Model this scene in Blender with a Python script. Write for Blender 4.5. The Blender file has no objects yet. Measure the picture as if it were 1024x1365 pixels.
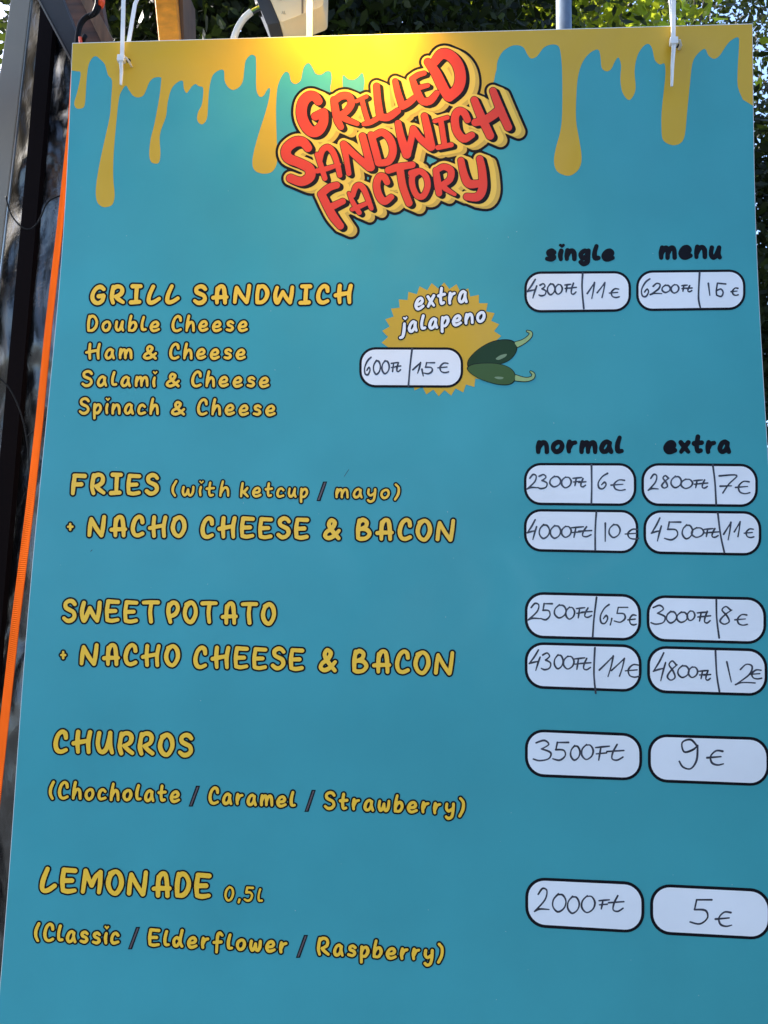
import bpy, bmesh, math, random
import numpy as np
from mathutils import Vector, geometry

random.seed(7); rng = np.random.default_rng(7)
S = bpy.context.scene
COL = S.collection
ZO = 2.15                       # height of the board's top edge above the ground

# ------------------------------------------------------------------ camera
F_PX = 1040.0
CX, CY = 512.0, 682.5
CAM = np.array([0.3917, -0.7343, -0.5877])
YAW, PITCH, ROLL = -0.0682, 0.1236, 0.0214
cy_, sy_, cp_, sp_ = math.cos(YAW), math.sin(YAW), math.cos(PITCH), math.sin(PITCH)
FW = np.array([sy_*cp_, cy_*cp_, sp_]); RT0 = np.array([cy_, -sy_, 0.0]); UP0 = np.cross(RT0, FW)
RT = math.cos(ROLL)*RT0 + math.sin(ROLL)*UP0
UP = math.cos(ROLL)*UP0 - math.sin(ROLL)*RT0
from mathutils import Matrix
cam = bpy.data.cameras.new('camera'); co = bpy.data.objects.new('camera', cam); COL.objects.link(co)
M4 = Matrix.Identity(4)
for i in range(3):
    M4[i][0], M4[i][1], M4[i][2] = RT[i], UP[i], -FW[i]
M4[0][3], M4[1][3], M4[2][3] = CAM[0], CAM[1], CAM[2] + ZO
co.matrix_world = M4
cam.sensor_fit = 'VERTICAL'; cam.sensor_height = 24.0; cam.lens = 24.0*F_PX/1365.0
cam.clip_start = 0.02; cam.clip_end = 2000
S.camera = co

# ------------------------------------------------------------------ world, sun, exposure
SUN_EL, SUN_AZ = math.radians(42), math.radians(-66)     # azimuth measured from +Y towards +X
w = bpy.data.worlds.new('World'); S.world = w; w.use_nodes = True
nt = w.node_tree; bg = nt.nodes['Background']
sky = nt.nodes.new('ShaderNodeTexSky'); sky.sky_type = 'NISHITA'; sky.sun_disc = False
sky.sun_elevation = SUN_EL; sky.sun_rotation = SUN_AZ; sky.air_density = 1.0; sky.dust_density = 2.0; sky.ozone_density = 3.4
nt.links.new(sky.outputs[0], bg.inputs[0]); bg.inputs[1].default_value = 0.15
sl = bpy.data.lights.new('sun', 'SUN'); sl.energy = 3.6; sl.angle = math.radians(0.5); sl.color = (1, .94, .84)
so = bpy.data.objects.new('sun', sl); COL.objects.link(so)
sd = Vector((math.sin(SUN_AZ)*math.cos(SUN_EL), math.cos(SUN_AZ)*math.cos(SUN_EL), math.sin(SUN_EL)))
so.rotation_euler = sd.to_track_quat('Z', 'Y').to_euler(); so.location = sd*30
S.view_settings.view_transform = 'Standard'; S.view_settings.look = 'None'
S.view_settings.gamma = 1; S.view_settings.use_curve_mapping = False
S.view_settings.exposure = 2.03
S.render.engine = 'CYCLES'
S.cycles.max_bounces = 8; S.cycles.transparent_max_bounces = 8

# ------------------------------------------------------------------ geometry helpers
KN = np.linspace(0, -1.05, 6)
KP = np.array([0, 0.0113, 0.0055, -0.0011, 0.0008, -0.0018])
def _spline():
    n = 6; x = -KN; y = KP; h = x[1]-x[0]; A = np.zeros((n, n)); b = np.zeros(n); A[0, 0] = A[-1, -1] = 1
    for i in range(1, n-1):
        A[i, i-1] = h; A[i, i] = 4*h; A[i, i+1] = h; b[i] = 3*((y[i+1]-2*y[i]+y[i-1])/h)
    return np.linalg.solve(A, b)
MS = _spline()
def prof(z):                    # the slight bow of the hanging board: y as a function of z below its top
    z = np.clip(np.asarray(z, float), -1.05, 0.0); h = -KN[1]; q = -z
    i = np.clip((q/h).astype(int), 0, 4); d = q - i*h
    y0, y1, m0, m1 = KP[i], KP[i+1], MS[i], MS[i+1]
    return y0 + ((y1-y0)/h - h*(2*m0+m1)/3)*d + m0*d*d + (m1-m0)/(3*h)*d**3
def onboard(px, py):            # where a line of sight meets the board: returns u (across), z (down from the top)
    px = np.asarray(px, float); py = np.asarray(py, float)
    r = FW[None] + RT[None]*((px-CX)/F_PX)[..., None] - UP[None]*((py-CY)/F_PX)[..., None]
    Y = np.zeros(px.shape)
    for _ in range(10):
        l = (Y-CAM[1])/r[..., 1]; z = CAM[2] + l*r[..., 2]; Y = prof(z)
    return CAM[0] + l*r[..., 0], z
def at(px, py, Y):              # a point of the place: line of sight through px, py at depth Y
    r = FW + RT*((px-CX)/F_PX) - UP*((py-CY)/F_PX)
    l = (Y-CAM[1])/r[1]
    return Vector((CAM[0]+l*r[0], Y, CAM[2]+l*r[2]+ZO))

def put(name, me, mat=None, parent=None, label=None, cat=None, group=None, kind=None):
    o = bpy.data.objects.new(name, me); COL.objects.link(o)
    if mat is not None and me is not None: me.materials.append(mat)
    if parent is not None: o.parent = parent
    if label: o['label'] = label
    if cat: o['category'] = cat
    if group: o['group'] = group
    if kind: o['kind'] = kind
    return o
def empty(name, loc, label, cat, group=None):
    o = put(name, None, None, None, label, cat, group); o.location = loc; o.empty_display_size = .05
    bpy.context.view_layer.update()
    return o
def part(name, bm, mat, root, smooth=False, **kw):      # bm is in world coordinates
    if root is not None:
        off = Vector(root.location)
        p = root.parent
        while p is not None: off += Vector(p.location); p = p.parent
        bmesh.ops.translate(bm, verts=bm.verts, vec=-off)
    me = bpy.data.meshes.new(name); bm.to_mesh(me); bm.free()
    if smooth:
        for f in me.polygons: f.use_smooth = True
    return put(name, me, mat, root, **kw)

def catmull(pts, closed=False, n=6):
    P = [np.array(p, float) for p in pts]; out = []
    N = len(P)
    if N < 3 and not closed: return [tuple(p) for p in P]
    rg = range(N) if closed else range(N-1)
    for i in rg:
        if closed: a, b, c, d = P[(i-1) % N], P[i], P[(i+1) % N], P[(i+2) % N]
        else: a, b, c, d = P[max(i-1, 0)], P[i], P[i+1], P[min(i+2, N-1)]
        for k in range(n):
            t = k/n
            out.append(tuple(.5*((2*b)+(c-a)*t+(2*a-5*b+4*c-d)*t*t+(3*b-a-3*c+d)*t**3)))
    if not closed: out.append(tuple(P[-1]))
    return out

def box(bm, c, s, rot=None):
    r = bmesh.ops.create_cube(bm, size=1)
    for v in r['verts']:
        v.co = Vector((v.co.x*s[0], v.co.y*s[1], v.co.z*s[2]))
        if rot is not None: v.co = rot @ v.co
        v.co += Vector(c)
    return r['verts']
def bevel(bm, w_, seg=2):
    bmesh.ops.bevel(bm, geom=list(bm.edges), offset=w_, segments=seg, affect='EDGES', profile=.6)
def prism(bm, ring, vec):       # closed solid from a ring of points swept along vec
    a = [bm.verts.new(p) for p in ring]; b = [bm.verts.new(Vector(p)+Vector(vec)) for p in ring]
    n = len(ring); bm.faces.new(a); bm.faces.new(b[::-1])
    for i in range(n): bm.faces.new((a[i], b[i], b[(i+1) % n], a[(i+1) % n]))
    bmesh.ops.recalc_face_normals(bm, faces=bm.faces)
def tube(bm, pts, rad, seg=10, flat=None, caps=True):
    pts = [Vector(p) for p in pts]; n = len(pts)
    rads = rad if hasattr(rad, '__len__') else [rad]*n
    rings = []; prev = None
    for i, p in enumerate(pts):
        t = (pts[min(i+1, n-1)]-pts[max(i-1, 0)]).normalized()
        if prev is None:
            ref = Vector((0, 1, 0)) if abs(t.y) < .9 else Vector((1, 0, 0))
            a = t.cross(ref).normalized()
        else:
            a = (prev - t*prev.dot(t)).normalized()
        prev = a; b = t.cross(a)
        ring = []
        for k in range(seg):
            th = 2*math.pi*k/seg
            ring.append(bm.verts.new(p + a*math.cos(th)*rads[i] + b*math.sin(th)*rads[i]*(flat or 1)))
        rings.append(ring)
    for i in range(n-1):
        for k in range(seg):
            bm.faces.new((rings[i][k], rings[i][(k+1) % seg], rings[i+1][(k+1) % seg], rings[i+1][k]))
    if caps: bm.faces.new(rings[0][::-1]); bm.faces.new(rings[-1])
    bmesh.ops.recalc_face_normals(bm, faces=bm.faces)

# ------------------------------------------------------------------ materials
def mat(name, col, rough=.5, metal=0, spec=.4, noise=None, bump=None, trans=None, coat=0):
    m = bpy.data.materials.new(name); m.use_nodes = True; t = m.node_tree; b = t.nodes['Principled BSDF']
    b.inputs['Base Color'].default_value = (*col, 1); b.inputs['Roughness'].default_value = rough
    b.inputs['Metallic'].default_value = metal; b.inputs['Specular IOR Level'].default_value = spec
    b.inputs['Coat Weight'].default_value = coat
    tc = t.nodes.new('ShaderNodeTexCoord')
    def tex(scale, stretch):
        mp = t.nodes.new('ShaderNodeMapping'); mp.inputs['Scale'].default_value = stretch
        t.links.new(tc.outputs['Object'], mp.inputs[0])
        n = t.nodes.new('ShaderNodeTexNoise'); n.inputs['Scale'].default_value = scale; n.inputs['Detail'].default_value = 6
        t.links.new(mp.outputs[0], n.inputs[0]); return n
    if noise:
        sc, lo, hi, st = noise[:4]
        n = tex(sc, st); mr = t.nodes.new('ShaderNodeMapRange')
        mr.inputs[1].default_value = .3; mr.inputs[2].default_value = .7
        mr.inputs[3].default_value = lo; mr.inputs[4].default_value = hi
        t.links.new(n.outputs[0], mr.inputs[0])
        mx = t.nodes.new('ShaderNodeVectorMath'); mx.operation = 'SCALE'; mx.inputs[0].default_value = col
        t.links.new(mr.outputs[0], mx.inputs['Scale']); t.links.new(mx.outputs[0], b.inputs['Base Color'])
    if bump:
        sc, st, stren, dist = bump
        n = tex(sc, st); bp = t.nodes.new('ShaderNodeBump'); bp.inputs['Strength'].default_value = stren
        bp.inputs['Distance'].default_value = dist
        t.links.new(n.outputs[0], bp.inputs['Height']); t.links.new(bp.outputs[0], b.inputs['Normal'])
    if trans:
        tr = t.nodes.new('ShaderNodeBsdfTranslucent'); tr.inputs[0].default_value = (*trans[0], 1)
        ms = t.nodes.new('ShaderNodeMixShader'); ms.inputs[0].default_value = trans[1]
        out = t.nodes['Material Output']
        t.links.new(b.outputs[0], ms.inputs[1]); t.links.new(tr.outputs[0], ms.inputs[2]); t.links.new(ms.outputs[0], out.inputs[0])
    return m
def pmat(name, col, rough=.42, spec=.4):       # printed vinyl: a little tonal mottling and fine scuffing
    m = mat(name, col, rough, spec=spec, noise=(9, .94, 1.05, (1, 1, 1)), bump=(900, (1, 1, 1), .06, .0004))
    t = m.node_tree; b = t.nodes['Principled BSDF']; bp = [n for n in t.nodes if n.type == 'BUMP'][0]
    tc = t.nodes.new('ShaderNodeTexCoord'); n = t.nodes.new('ShaderNodeTexNoise'); n.inputs['Scale'].default_value = 4.5; n.inputs['Detail'].default_value = 5
    t.links.new(tc.outputs['Object'], n.inputs[0])
    b2 = t.nodes.new('ShaderNodeBump'); b2.inputs['Strength'].default_value = .5; b2.inputs['Distance'].default_value = .004
    t.links.new(n.outputs[0], b2.inputs['Height']); t.links.new(b2.outputs[0], bp.inputs['Normal'])
    n2 = t.nodes.new('ShaderNodeTexNoise'); n2.inputs['Scale'].default_value = 11; n2.inputs['Detail'].default_value = 8; n2.inputs['Distortion'].default_value = 1.2
    t.links.new(tc.outputs['Object'], n2.inputs[0]); mr = t.nodes.new('ShaderNodeMapRange')
    mr.inputs[1].default_value = .35; mr.inputs[2].default_value = .65; mr.inputs[3].default_value = rough-.1; mr.inputs[4].default_value = rough+.12
    t.links.new(n2.outputs[0], mr.inputs[0]); t.links.new(mr.outputs[0], b.inputs['Roughness'])
    return m
TEAL = pmat('teal_print', (.046, .322, .358), .42, .32)
YEL = pmat('yellow_print', (.61, .355, .012))
YELL = pmat('light_yellow_print', (.78, .50, .06))
YELD = pmat('dark_yellow_print', (.56, .35, .045))
TXT = pmat('lettering_yellow_print', (.97, .54, .035))
RED = pmat('red_print', (.70, .048, .026), .42, .25)
BLK = pmat('black_print', (.005, .0045, .008), .5, .12)
WHT = pmat('white_print', (.81, .81, .84), .38)
SLASH = pmat('grey_print', (.10, .07, .08))
INK = mat('marker_ink', (.022, .022, .034), .35, noise=(120, .4, 2.4, (1, 1, 1)))
PEP1 = pmat('dark_green_print', (.016, .046, .018), .5, .15); PEP2 = pmat('green_print', (.05, .105, .030), .5, .2)
PEPH = pmat('pepper_shine_print', (.17, .25, .13)); STEM = pmat('stem_print', (.30, .42, .16))
EDGE = mat('white_foam_board', (.8, .79, .76), .6)
GREYP = mat('anodised_aluminium', (.19, .165, .13), .5, .2, noise=(6, .85, 1.1, (1, 1, .1)), bump=(60, (8, 8, .3), .08, .001))
GREYT = mat('grey_trim', (.016, .014, .013), .5, 0, noise=(20, .8, 1.2, (1, 1, 1)))
WOODD = mat('dark_wood', (.075, .028, .012), .65, noise=(14, .5, 1.5, (1, 1, 8)), bump=(30, (1, 1, 10), .3, .002))
WOODG = mat('weathered_wood', (.12, .062, .03), .75, noise=(90, .5, 1.5, (1, .3, .12)), bump=(160, (1, .3, .1), .5, .002))
WOODY = mat('lamplit_pine', (.75, .26, .012), .7, noise=(120, .75, 1.2, (.5, 1, 1)), bump=(220, (.6, 1, .7), .6, .002))  # the lamp's orange light on the pine is put into this colour
BLKP = mat('black_plastic', (.005, .005, .0055), .6, spec=.12)
NYL = mat('white_nylon', (.88, .87, .87), .35, trans=((.8, .78, .75), .25))
PVCW = mat('cream_plastic', (.74, .58, .34), .45, noise=(40, .93, 1.04, (1, 1, 1)))
GREYD = mat('dark_grey_plastic', (.035, .033, .032), .5)
CABW = mat('white_cable_sheath', (.62, .60, .55), .45)
ZINC = mat('galvanised_steel', (.10, .13, .17), .5, .3, noise=(45, .7, 1.3, (1, 1, 1)), bump=(70, (1, 1, 1), .2, .001))
ORNG = mat('orange_webbing', (.52, .088, .010), .9, spec=0.0, noise=(30, .75, 1.15, (1, 1, .3)), trans=((.5, .06, .004), .3))
t_ = ORNG.node_tree; wv = t_.nodes.new('ShaderNodeTexWave'); wv.inputs['Scale'].default_value = 260; wv.bands_direction = 'DIAGONAL'
wv.inputs['Distortion'].default_value = .6
bp_ = t_.nodes.new('ShaderNodeBump'); bp_.inputs['Strength'].default_value = .5; bp_.inputs['Distance'].default_value = .001
tc_ = t_.nodes.new('ShaderNodeTexCoord'); t_.links.new(tc_.outputs['Object'], wv.inputs[0]); t_.links.new(wv.outputs[0], bp_.inputs['Height'])
t_.links.new(bp_.outputs[0], t_.nodes['Principled BSDF'].inputs['Normal'])
ORP = mat('orange_plastic', (.75, .07, .01), .4)
CROP = (0, 0, 1)
def film():                      # crinkled black film on the stall wall
    m = bpy.data.materials.new('black_crinkled_film'); m.use_nodes = True; t = m.node_tree; b = t.nodes['Principled BSDF']
    b.inputs['Base Color'].default_value = (.010, .011, .014, 1); b.inputs['IOR'].default_value = 1.65; b.inputs['Specular IOR Level'].default_value = .7
    tc = t.nodes.new('ShaderNodeTexCoord')
    def nz(sc, st, det):
        mp = t.nodes.new('ShaderNodeMapping'); mp.inputs['Scale'].default_value = st; mp.inputs['Rotation'].default_value = (0, .35, 0)
        t.links.new(tc.outputs['Object'], mp.inputs[0]); n = t.nodes.new('ShaderNodeTexNoise')
        n.inputs['Scale'].default_value = sc; n.inputs['Detail'].default_value = det; n.inputs['Roughness'].default_value = .65
        n.inputs['Distortion'].default_value = .5
        t.links.new(mp.outputs[0], n.inputs[0]); return n
    n1 = nz(5, (1, 1, .6), 3); n2 = nz(48, (1, 1, .45), 10)
    b1 = t.nodes.new('ShaderNodeBump'); b1.inputs['Strength'].default_value = .9; b1.inputs['Distance'].default_value = .06
    b2 = t.nodes.new('ShaderNodeBump'); b2.inputs['Strength'].default_value = .8; b2.inputs['Distance'].default_value = .0022
    t.links.new(n1.outputs[0], b1.inputs['Height']); t.links.new(n2.outputs[0], b2.inputs['Height'])
    t.links.new(b1.outputs[0], b2.inputs['Normal']); t.links.new(b2.outputs[0], b.inputs['Normal'])
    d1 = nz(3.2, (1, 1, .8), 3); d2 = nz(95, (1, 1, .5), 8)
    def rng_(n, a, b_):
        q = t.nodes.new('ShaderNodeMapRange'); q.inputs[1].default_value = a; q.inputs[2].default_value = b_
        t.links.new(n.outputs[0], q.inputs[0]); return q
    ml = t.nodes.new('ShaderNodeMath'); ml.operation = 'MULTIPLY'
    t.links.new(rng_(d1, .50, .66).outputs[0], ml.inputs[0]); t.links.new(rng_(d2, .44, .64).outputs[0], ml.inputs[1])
    mc = t.nodes.new('ShaderNodeMix'); mc.data_type = 'RGBA'; mc.inputs[6].default_value = (.004, .004, .005, 1); mc.inputs[7].default_value = (.07, .07, .073, 1)  # grey streaks in the base colour stand in for sky reflections
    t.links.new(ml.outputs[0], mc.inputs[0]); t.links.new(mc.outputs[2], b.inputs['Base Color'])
    mr = t.nodes.new('ShaderNodeMapRange'); mr.inputs[1].default_value = .35; mr.inputs[2].default_value = .65
    mr.inputs[3].default_value = .06; mr.inputs[4].default_value = .3
    n3 = nz(14, (1, 1, .5), 6); t.links.new(n3.outputs[0], mr.inputs[0]); t.links.new(mr.outputs[0], b.inputs['Roughness'])
    return m
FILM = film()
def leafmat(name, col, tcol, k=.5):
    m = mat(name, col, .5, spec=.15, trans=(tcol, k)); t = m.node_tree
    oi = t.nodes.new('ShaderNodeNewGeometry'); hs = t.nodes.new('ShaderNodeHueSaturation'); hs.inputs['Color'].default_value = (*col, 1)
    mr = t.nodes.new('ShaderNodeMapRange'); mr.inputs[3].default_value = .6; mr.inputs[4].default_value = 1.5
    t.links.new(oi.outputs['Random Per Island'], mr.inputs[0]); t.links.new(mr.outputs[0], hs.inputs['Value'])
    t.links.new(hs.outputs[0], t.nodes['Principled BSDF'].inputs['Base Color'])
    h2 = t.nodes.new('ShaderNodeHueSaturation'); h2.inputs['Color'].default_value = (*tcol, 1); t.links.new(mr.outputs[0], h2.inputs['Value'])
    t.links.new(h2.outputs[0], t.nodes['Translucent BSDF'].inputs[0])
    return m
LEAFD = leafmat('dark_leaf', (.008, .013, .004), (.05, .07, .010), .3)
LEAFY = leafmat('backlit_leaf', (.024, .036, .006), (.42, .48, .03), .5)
BARK = mat('bark', (.06, .045, .032), .9, noise=(12, .6, 1.4, (1, 1, .3)), bump=(20, (1, 1, .2), .8, .02))
PAVE = mat('paving', (.075, .078, .075), .85, noise=(1.2, .8, 1.15, (1, 1, 1)), bump=(60, (1, 1, 1), .3, .004))

# ------------------------------------------------------------------ ground
bm = bmesh.new(); bmesh.ops.create_grid(bm, x_segments=8, y_segments=8, size=600)
part('ground', bm, PAVE, None, kind='structure')

# ------------------------------------------------------------------ the printed board
BW, BH = 0.70, 1.22
board = empty('menu_board', (0, 0, ZO-BH), 'tall teal foam menu board with dripping yellow top, hung by white cable ties', 'menu board')
def sheet(x0, x1, z0, z1, yo, thick, nz=160, nx=2):
    bm = bmesh.new(); rows = []
    for j in range(nz+1):
        z = z0 + (z1-z0)*j/nz; y = float(prof(z)) + yo
        rows.append([bm.verts.new((x0+(x1-x0)*i/nx, y, z+ZO)) for i in range(nx+1)])
    for j in range(nz):
        for i in range(nx): bm.faces.new((rows[j][i], rows[j][i+1], rows[j+1][i+1], rows[j+1][i]))
    if thick:
        g = bmesh.ops.extrude_face_region(bm, geom=list(bm.faces))
        bmesh.ops.translate(bm, verts=[v for v in g['geom'] if isinstance(v, bmesh.types.BMVert)], vec=(0, thick, 0))
        bmesh.ops.recalc_face_normals(bm, faces=bm.faces)
    return bm
part('panel', sheet(0, BW, -BH, 0, .0003, .005), EDGE, board)
EPS = .00006
o = part('printed_film', sheet(.0006, BW-.0006, -BH+.001, -.0009, 0, 0), TEAL, board, smooth=True)

# tracing distance fields into clean outlines
def field(segs, h, pad, sweep=(0, 0), steps=1):
    """segs: (x0,y0,r0,x1,y1,r1); distance to the union, negative inside"""
    A = np.array(segs, float)
    x0 = min(A[:, 0].min(), A[:, 3].min())-pad; x1 = max(A[:, 0].max(), A[:, 3].max())+pad+abs(sweep[0])
    y0 = min(A[:, 1].min(), A[:, 4].min())-pad; y1 = max(A[:, 1].max(), A[:, 4].max())+pad+abs(sweep[1])
    nx, ny = int((x1-x0)/h)+2, int((y1-y0)/h)+2
    D = np.full((ny, nx), 1e3)
    for k in range(steps):
        f = k/max(steps-1, 1); dx, dy = sweep[0]*f, sweep[1]*f
        for (ax, ay, ra, bx, by, rb) in A:
            ax_, bx_, ay_, by_ = ax+dx, bx+dx, ay+dy, by+dy
            i0 = max(int((min(ax_, bx_)-pad-x0)/h), 0); i1 = min(int((max(ax_, bx_)+pad-x0)/h)+2, nx)
            j0 = max(int((min(ay_, by_)-pad-y0)/h), 0); j1 = min(int((max(ay_, by_)+pad-y0)/h)+2, ny)
            X = x0+np.arange(i0, i1)*h; Y = (y0+np.arange(j0, j1)*h)[:, None]
            vx, vy = bx_-ax_, by_-ay_; L = vx*vx+vy*vy+1e-9
            t = np.clip(((X-ax_)*vx+(Y-ay_)*vy)/L, 0, 1)
            d = np.hypot(X-ax_-t*vx, Y-ay_-t*vy) - (ra+(rb-ra)*t)
            np.minimum(D[j0:j1, i0:i1], d, out=D[j0:j1, i0:i1])
    return D, x0, y0, h
TAB = {1: [(3, 0)], 2: [(0, 1)], 3: [(3, 1)], 4: [(1, 2)], 5: [(3, 2), (1, 0)], 6: [(0, 2)], 7: [(3, 2)],
       8: [(2, 3)], 9: [(2, 0)], 10: [(0, 3), (2, 1)], 11: [(2, 1)], 12: [(1, 3)], 13: [(1, 0)], 14: [(0, 3)]}
def trace(D, x0, y0, h, lvl):
    V = D-lvl; V[V == 0] = 1e-6
    V[0, :] = V[-1, :] = 1; V[:, 0] = V[:, -1] = 1
    I = V < 0
    code = (I[:-1, :-1]*1 + I[:-1, 1:]*2 + I[1:, 1:]*4 + I[1:, :-1]*8)
    js, is_ = np.nonzero((code > 0) & (code < 15))
    nxt = {}
    def edge(i, j, e):
        if e == 0: return (0, i, j)
        if e == 1: return (1, i+1, j)
        if e == 2: return (0, i, j+1)
        return (1, i, j)
    for j, i in zip(js.tolist(), is_.tolist()):
        for a, b in TAB[int(code[j, i])]: nxt[edge(i, j, a)] = edge(i, j, b)
    def pt(k):
        o_, i, j = k
        if o_ == 0: a, b = V[j, i], V[j, i+1]; t = a/(a-b); return (x0+(i+t)*h, y0+j*h)
        a, b = V[j, i], V[j+1, i]; t = a/(a-b); return (x0+i*h, y0+(j+t)*h)
    loops = []
    while nxt:
        s, c = nxt.popitem(); lp = [pt(s)]
        while c != s and c in nxt: lp.append(pt(c)); c = nxt.pop(c)
        if len(lp) < 6: continue
        # thin out points that lie almost on a line
        L = np.array(lp); keep = []
        n = len(L)
        for q in range(n):
            if keep and np.hypot(*(L[q]-keep[-1])) < .45*h: continue
            if keep and q < n-1:
                a = L[q]-keep[-1]; b = L[q+1]-L[q]
                if abs(a[0]*b[1]-a[1]*b[0]) < .012*h*h*4 and np.hypot(*a) < 4*h and a@b > 0: continue
            keep.append(L[q])
        if len(keep) > 4: loops.append(keep)
    return loops
def islands(loops):
    """each outer loop with the holes inside it"""
    L = [np.array(l, float) for l in loops]
    ar = [float(np.sum(l[:, 0]*np.roll(l[:, 1], -1)-np.roll(l[:, 0], -1)*l[:, 1])) for l in L]
    sg = ar[max(range(len(L)), key=lambda q: abs(ar[q]))]
    outs = [q for q in range(len(L)) if ar[q]*sg > 0]; res = {q: [loops[q]] for q in outs}
    for q in range(len(L)):
        if q in res: continue
        for o_ in outs:
            if L[o_][:, 0].min() < L[q][0, 0] < L[o_][:, 0].max() and L[o_][:, 1].min() < L[q][0, 1] < L[o_][:, 1].max():
                res[o_].append(loops[q]); break
    return list(res.values())
def fill(loops, level, name, m, parent, cut=.02, **kw):
    """loops in photo pixels; laid flat on the bowed board at the given sheet level"""
    loops = [np.array(lp, float) for lp in loops]
    area = [float(np.sum(l[:, 0]*np.roll(l[:, 1], -1)-np.roll(l[:, 0], -1)*l[:, 1]))/2 for l in loops]
    big = max(range(len(loops)), key=lambda q: abs(area[q]))
    outs = [q for q in range(len(loops)) if area[q]*area[big] > 0]
    holes = {q: [] for q in outs}
    for q in range(len(loops)):
        if q in holes: continue
        p = loops[q][0]; best = None
        for o_ in outs:
            L = loops[o_]; M = np.roll(L, -1, 0)
            c = (L[:, 1] > p[1]) != (M[:, 1] > p[1])
            xi = L[:, 0]+(p[1]-L[:, 1])/np.where(M[:, 1] == L[:, 1], 1, M[:, 1]-L[:, 1])*(M[:, 0]-L[:, 0])
            if np.count_nonzero(c & (p[0] < xi)) % 2 and (best is None or abs(area[o_]) < abs(area[best])): best = o_
        if best is not None: holes[best].append(q)
    bm = bmesh.new()
    for q in outs:
        polys = []
        for k in [q]+holes[q]:
            u, z = onboard(loops[k][:, 0], loops[k][:, 1])
            polys.append([Vector((a, b)) for a, b in zip(u*100, z*100)])
        pv = [p for pl in polys for p in pl]; fc = []; n0 = 0
        for pl in polys: fc.append(list(range(n0, n0+len(pl)))); n0 += len(pl)
        rv, _, rf, _, _, _ = geometry.delaunay_2d_cdt(pv, [], fc, 2, 1e-6)
        vs = [bm.verts.new((p.x/100, 0, p.y/100)) for p in rv]
        for t in rf:
            try: bm.faces.new([vs[i] for i in t])
            except ValueError: pass
    zs = [v.co.z for v in bm.verts]
    if max(zs)-min(zs) > cut*1.5:
        zc = math.ceil(min(zs)/cut)*cut
        while zc < max(zs):
            bmesh.ops.bisect_plane(bm, geom=list(bm.verts)+list(bm.edges)+list(bm.faces), plane_co=(0, 0, zc), plane_no=(0, 0, 1), dist=1e-6)
            zc += cut
    yy = prof([v.co.z for v in bm.verts])
    for v, y in zip(bm.verts, yy): v.co = Vector((v.co.x, float(y)-level*EPS, v.co.z+ZO))
    for f in bm.faces: f.normal_update()
    fl = [f for f in bm.faces if f.normal.y > 0]
    if fl: bmesh.ops.reverse_faces(bm, faces=fl)
    bmesh.ops.delete(bm, geom=[v for v in bm.verts if not v.link_faces], context='VERTS')
    return part(name, bm, m, parent, smooth=True, **kw)
def seg_of(pts, r, closed=False, smooth=True, n=5):
    """pts (x,y) with radius r or a list of radii"""
    rr = r if hasattr(r, '__len__') else [r]*len(pts)
    P = [(p[0], p[1], q) for p, q in zip(pts, rr)]
    if smooth and len(P) > 2: P = catmull(P, closed, n)
    if closed: P = P+[P[0]]
    return [(a[0], a[1], a[2], b[0], b[1], b[2]) for a, b in zip(P[:-1], P[1:])]

# --- dripping sauce band
dr = [(190,188),(205,190),(215,193),(213,215),(205,250),(198,275),(203,288),(213,290),(224,285),(228,265),(231,215),(236,175),(246,155),(256,150),(266,157),(280,172),(288,200),(299,215),(297,260),(293,310),(280,370),(265,440),(256,500),(258,535),(270,550),(285,552),(300,545),(306,520),(302,470),(304,400),(312,310),(318,260),(326,240),(336,228),(344,240),(355,255),(368,260),(382,255),(390,240),(398,220),(410,208),(428,206),(430,215),(425,260),(412,330),(402,370),(398,410),(402,430),(412,436),(424,433),(428,410),(426,370),(430,345),(443,310),(447,275),(456,240),(470,222),(487,215),(490,235),(497,248),(505,240),(512,230),(522,224),(530,230),(541,233),(542,250),(538,280),(528,300),(526,320),(535,331),(545,328),(553,310),(556,260),(560,225),(568,200),(583,188),(597,188),(599,215),(608,232),(622,240),(638,232),(648,215),(652,180),(656,160),(668,147),(678,148),(683,160),(683,220),(685,245),(693,258),(703,255),(712,240),(720,235),(718,260),(708,300),(692,350),(678,400),(673,435),(680,455),(700,463),(722,460),(735,445),(740,420),(738,370),(736,300),(738,250),(742,225),(752,202),(763,191)]
dr = [(x/2, y/2) for x, y in dr]
dr += [(386,99),(388,108),(394,112),(401,107),(403,97),(406,88),(411.8,84),(416.7,90),(421,98),(428,99.5),(435,95),(441,96),(442.5,105),(441,122),(456,122),(456.5,106),(458,100),(463.6,105),(471,106.5),(477,103),(483,97),(486,108),(486,125),(500,150),(560,160),(630,150),(646,125),(657,112),(660,100)]
dr += [(512+x/2, y/2) for x, y in [(300,185),(303,162),(318,136),(345,121),(370,125),(382,145),(392,156),(408,150),(425,128),(445,119),(465,123),(472,150),(475,200),(475,300),(470,350),(458,395),(453,430),(460,455),(480,467),(500,467),(520,450),(527,420),(520,370),(512,320),(513,250),(518,200),(530,165),(548,142),(570,132),(577,150),(580,180),(592,190),(605,185),(615,165),(625,153),(632,175),(630,210),(635,245),(650,266),(662,260),(671,235),(668,190),(675,150),(690,125),(705,117),(715,130),(722,160),(735,172),(748,170),(750,200),(745,250),(740,300),(740,350),(745,375),(768,387),(790,382),(802,360),(808,300),(815,230),(822,170),(835,145),(855,130),(865,148),(880,157),(895,148),(910,125),(925,108),(945,100),(946,130),(943,180),(943,230),(957,266)]]
low = catmull(dr, n=3)
ua, za = onboard([p[0] for p in low], [p[1] for p in low])
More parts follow.
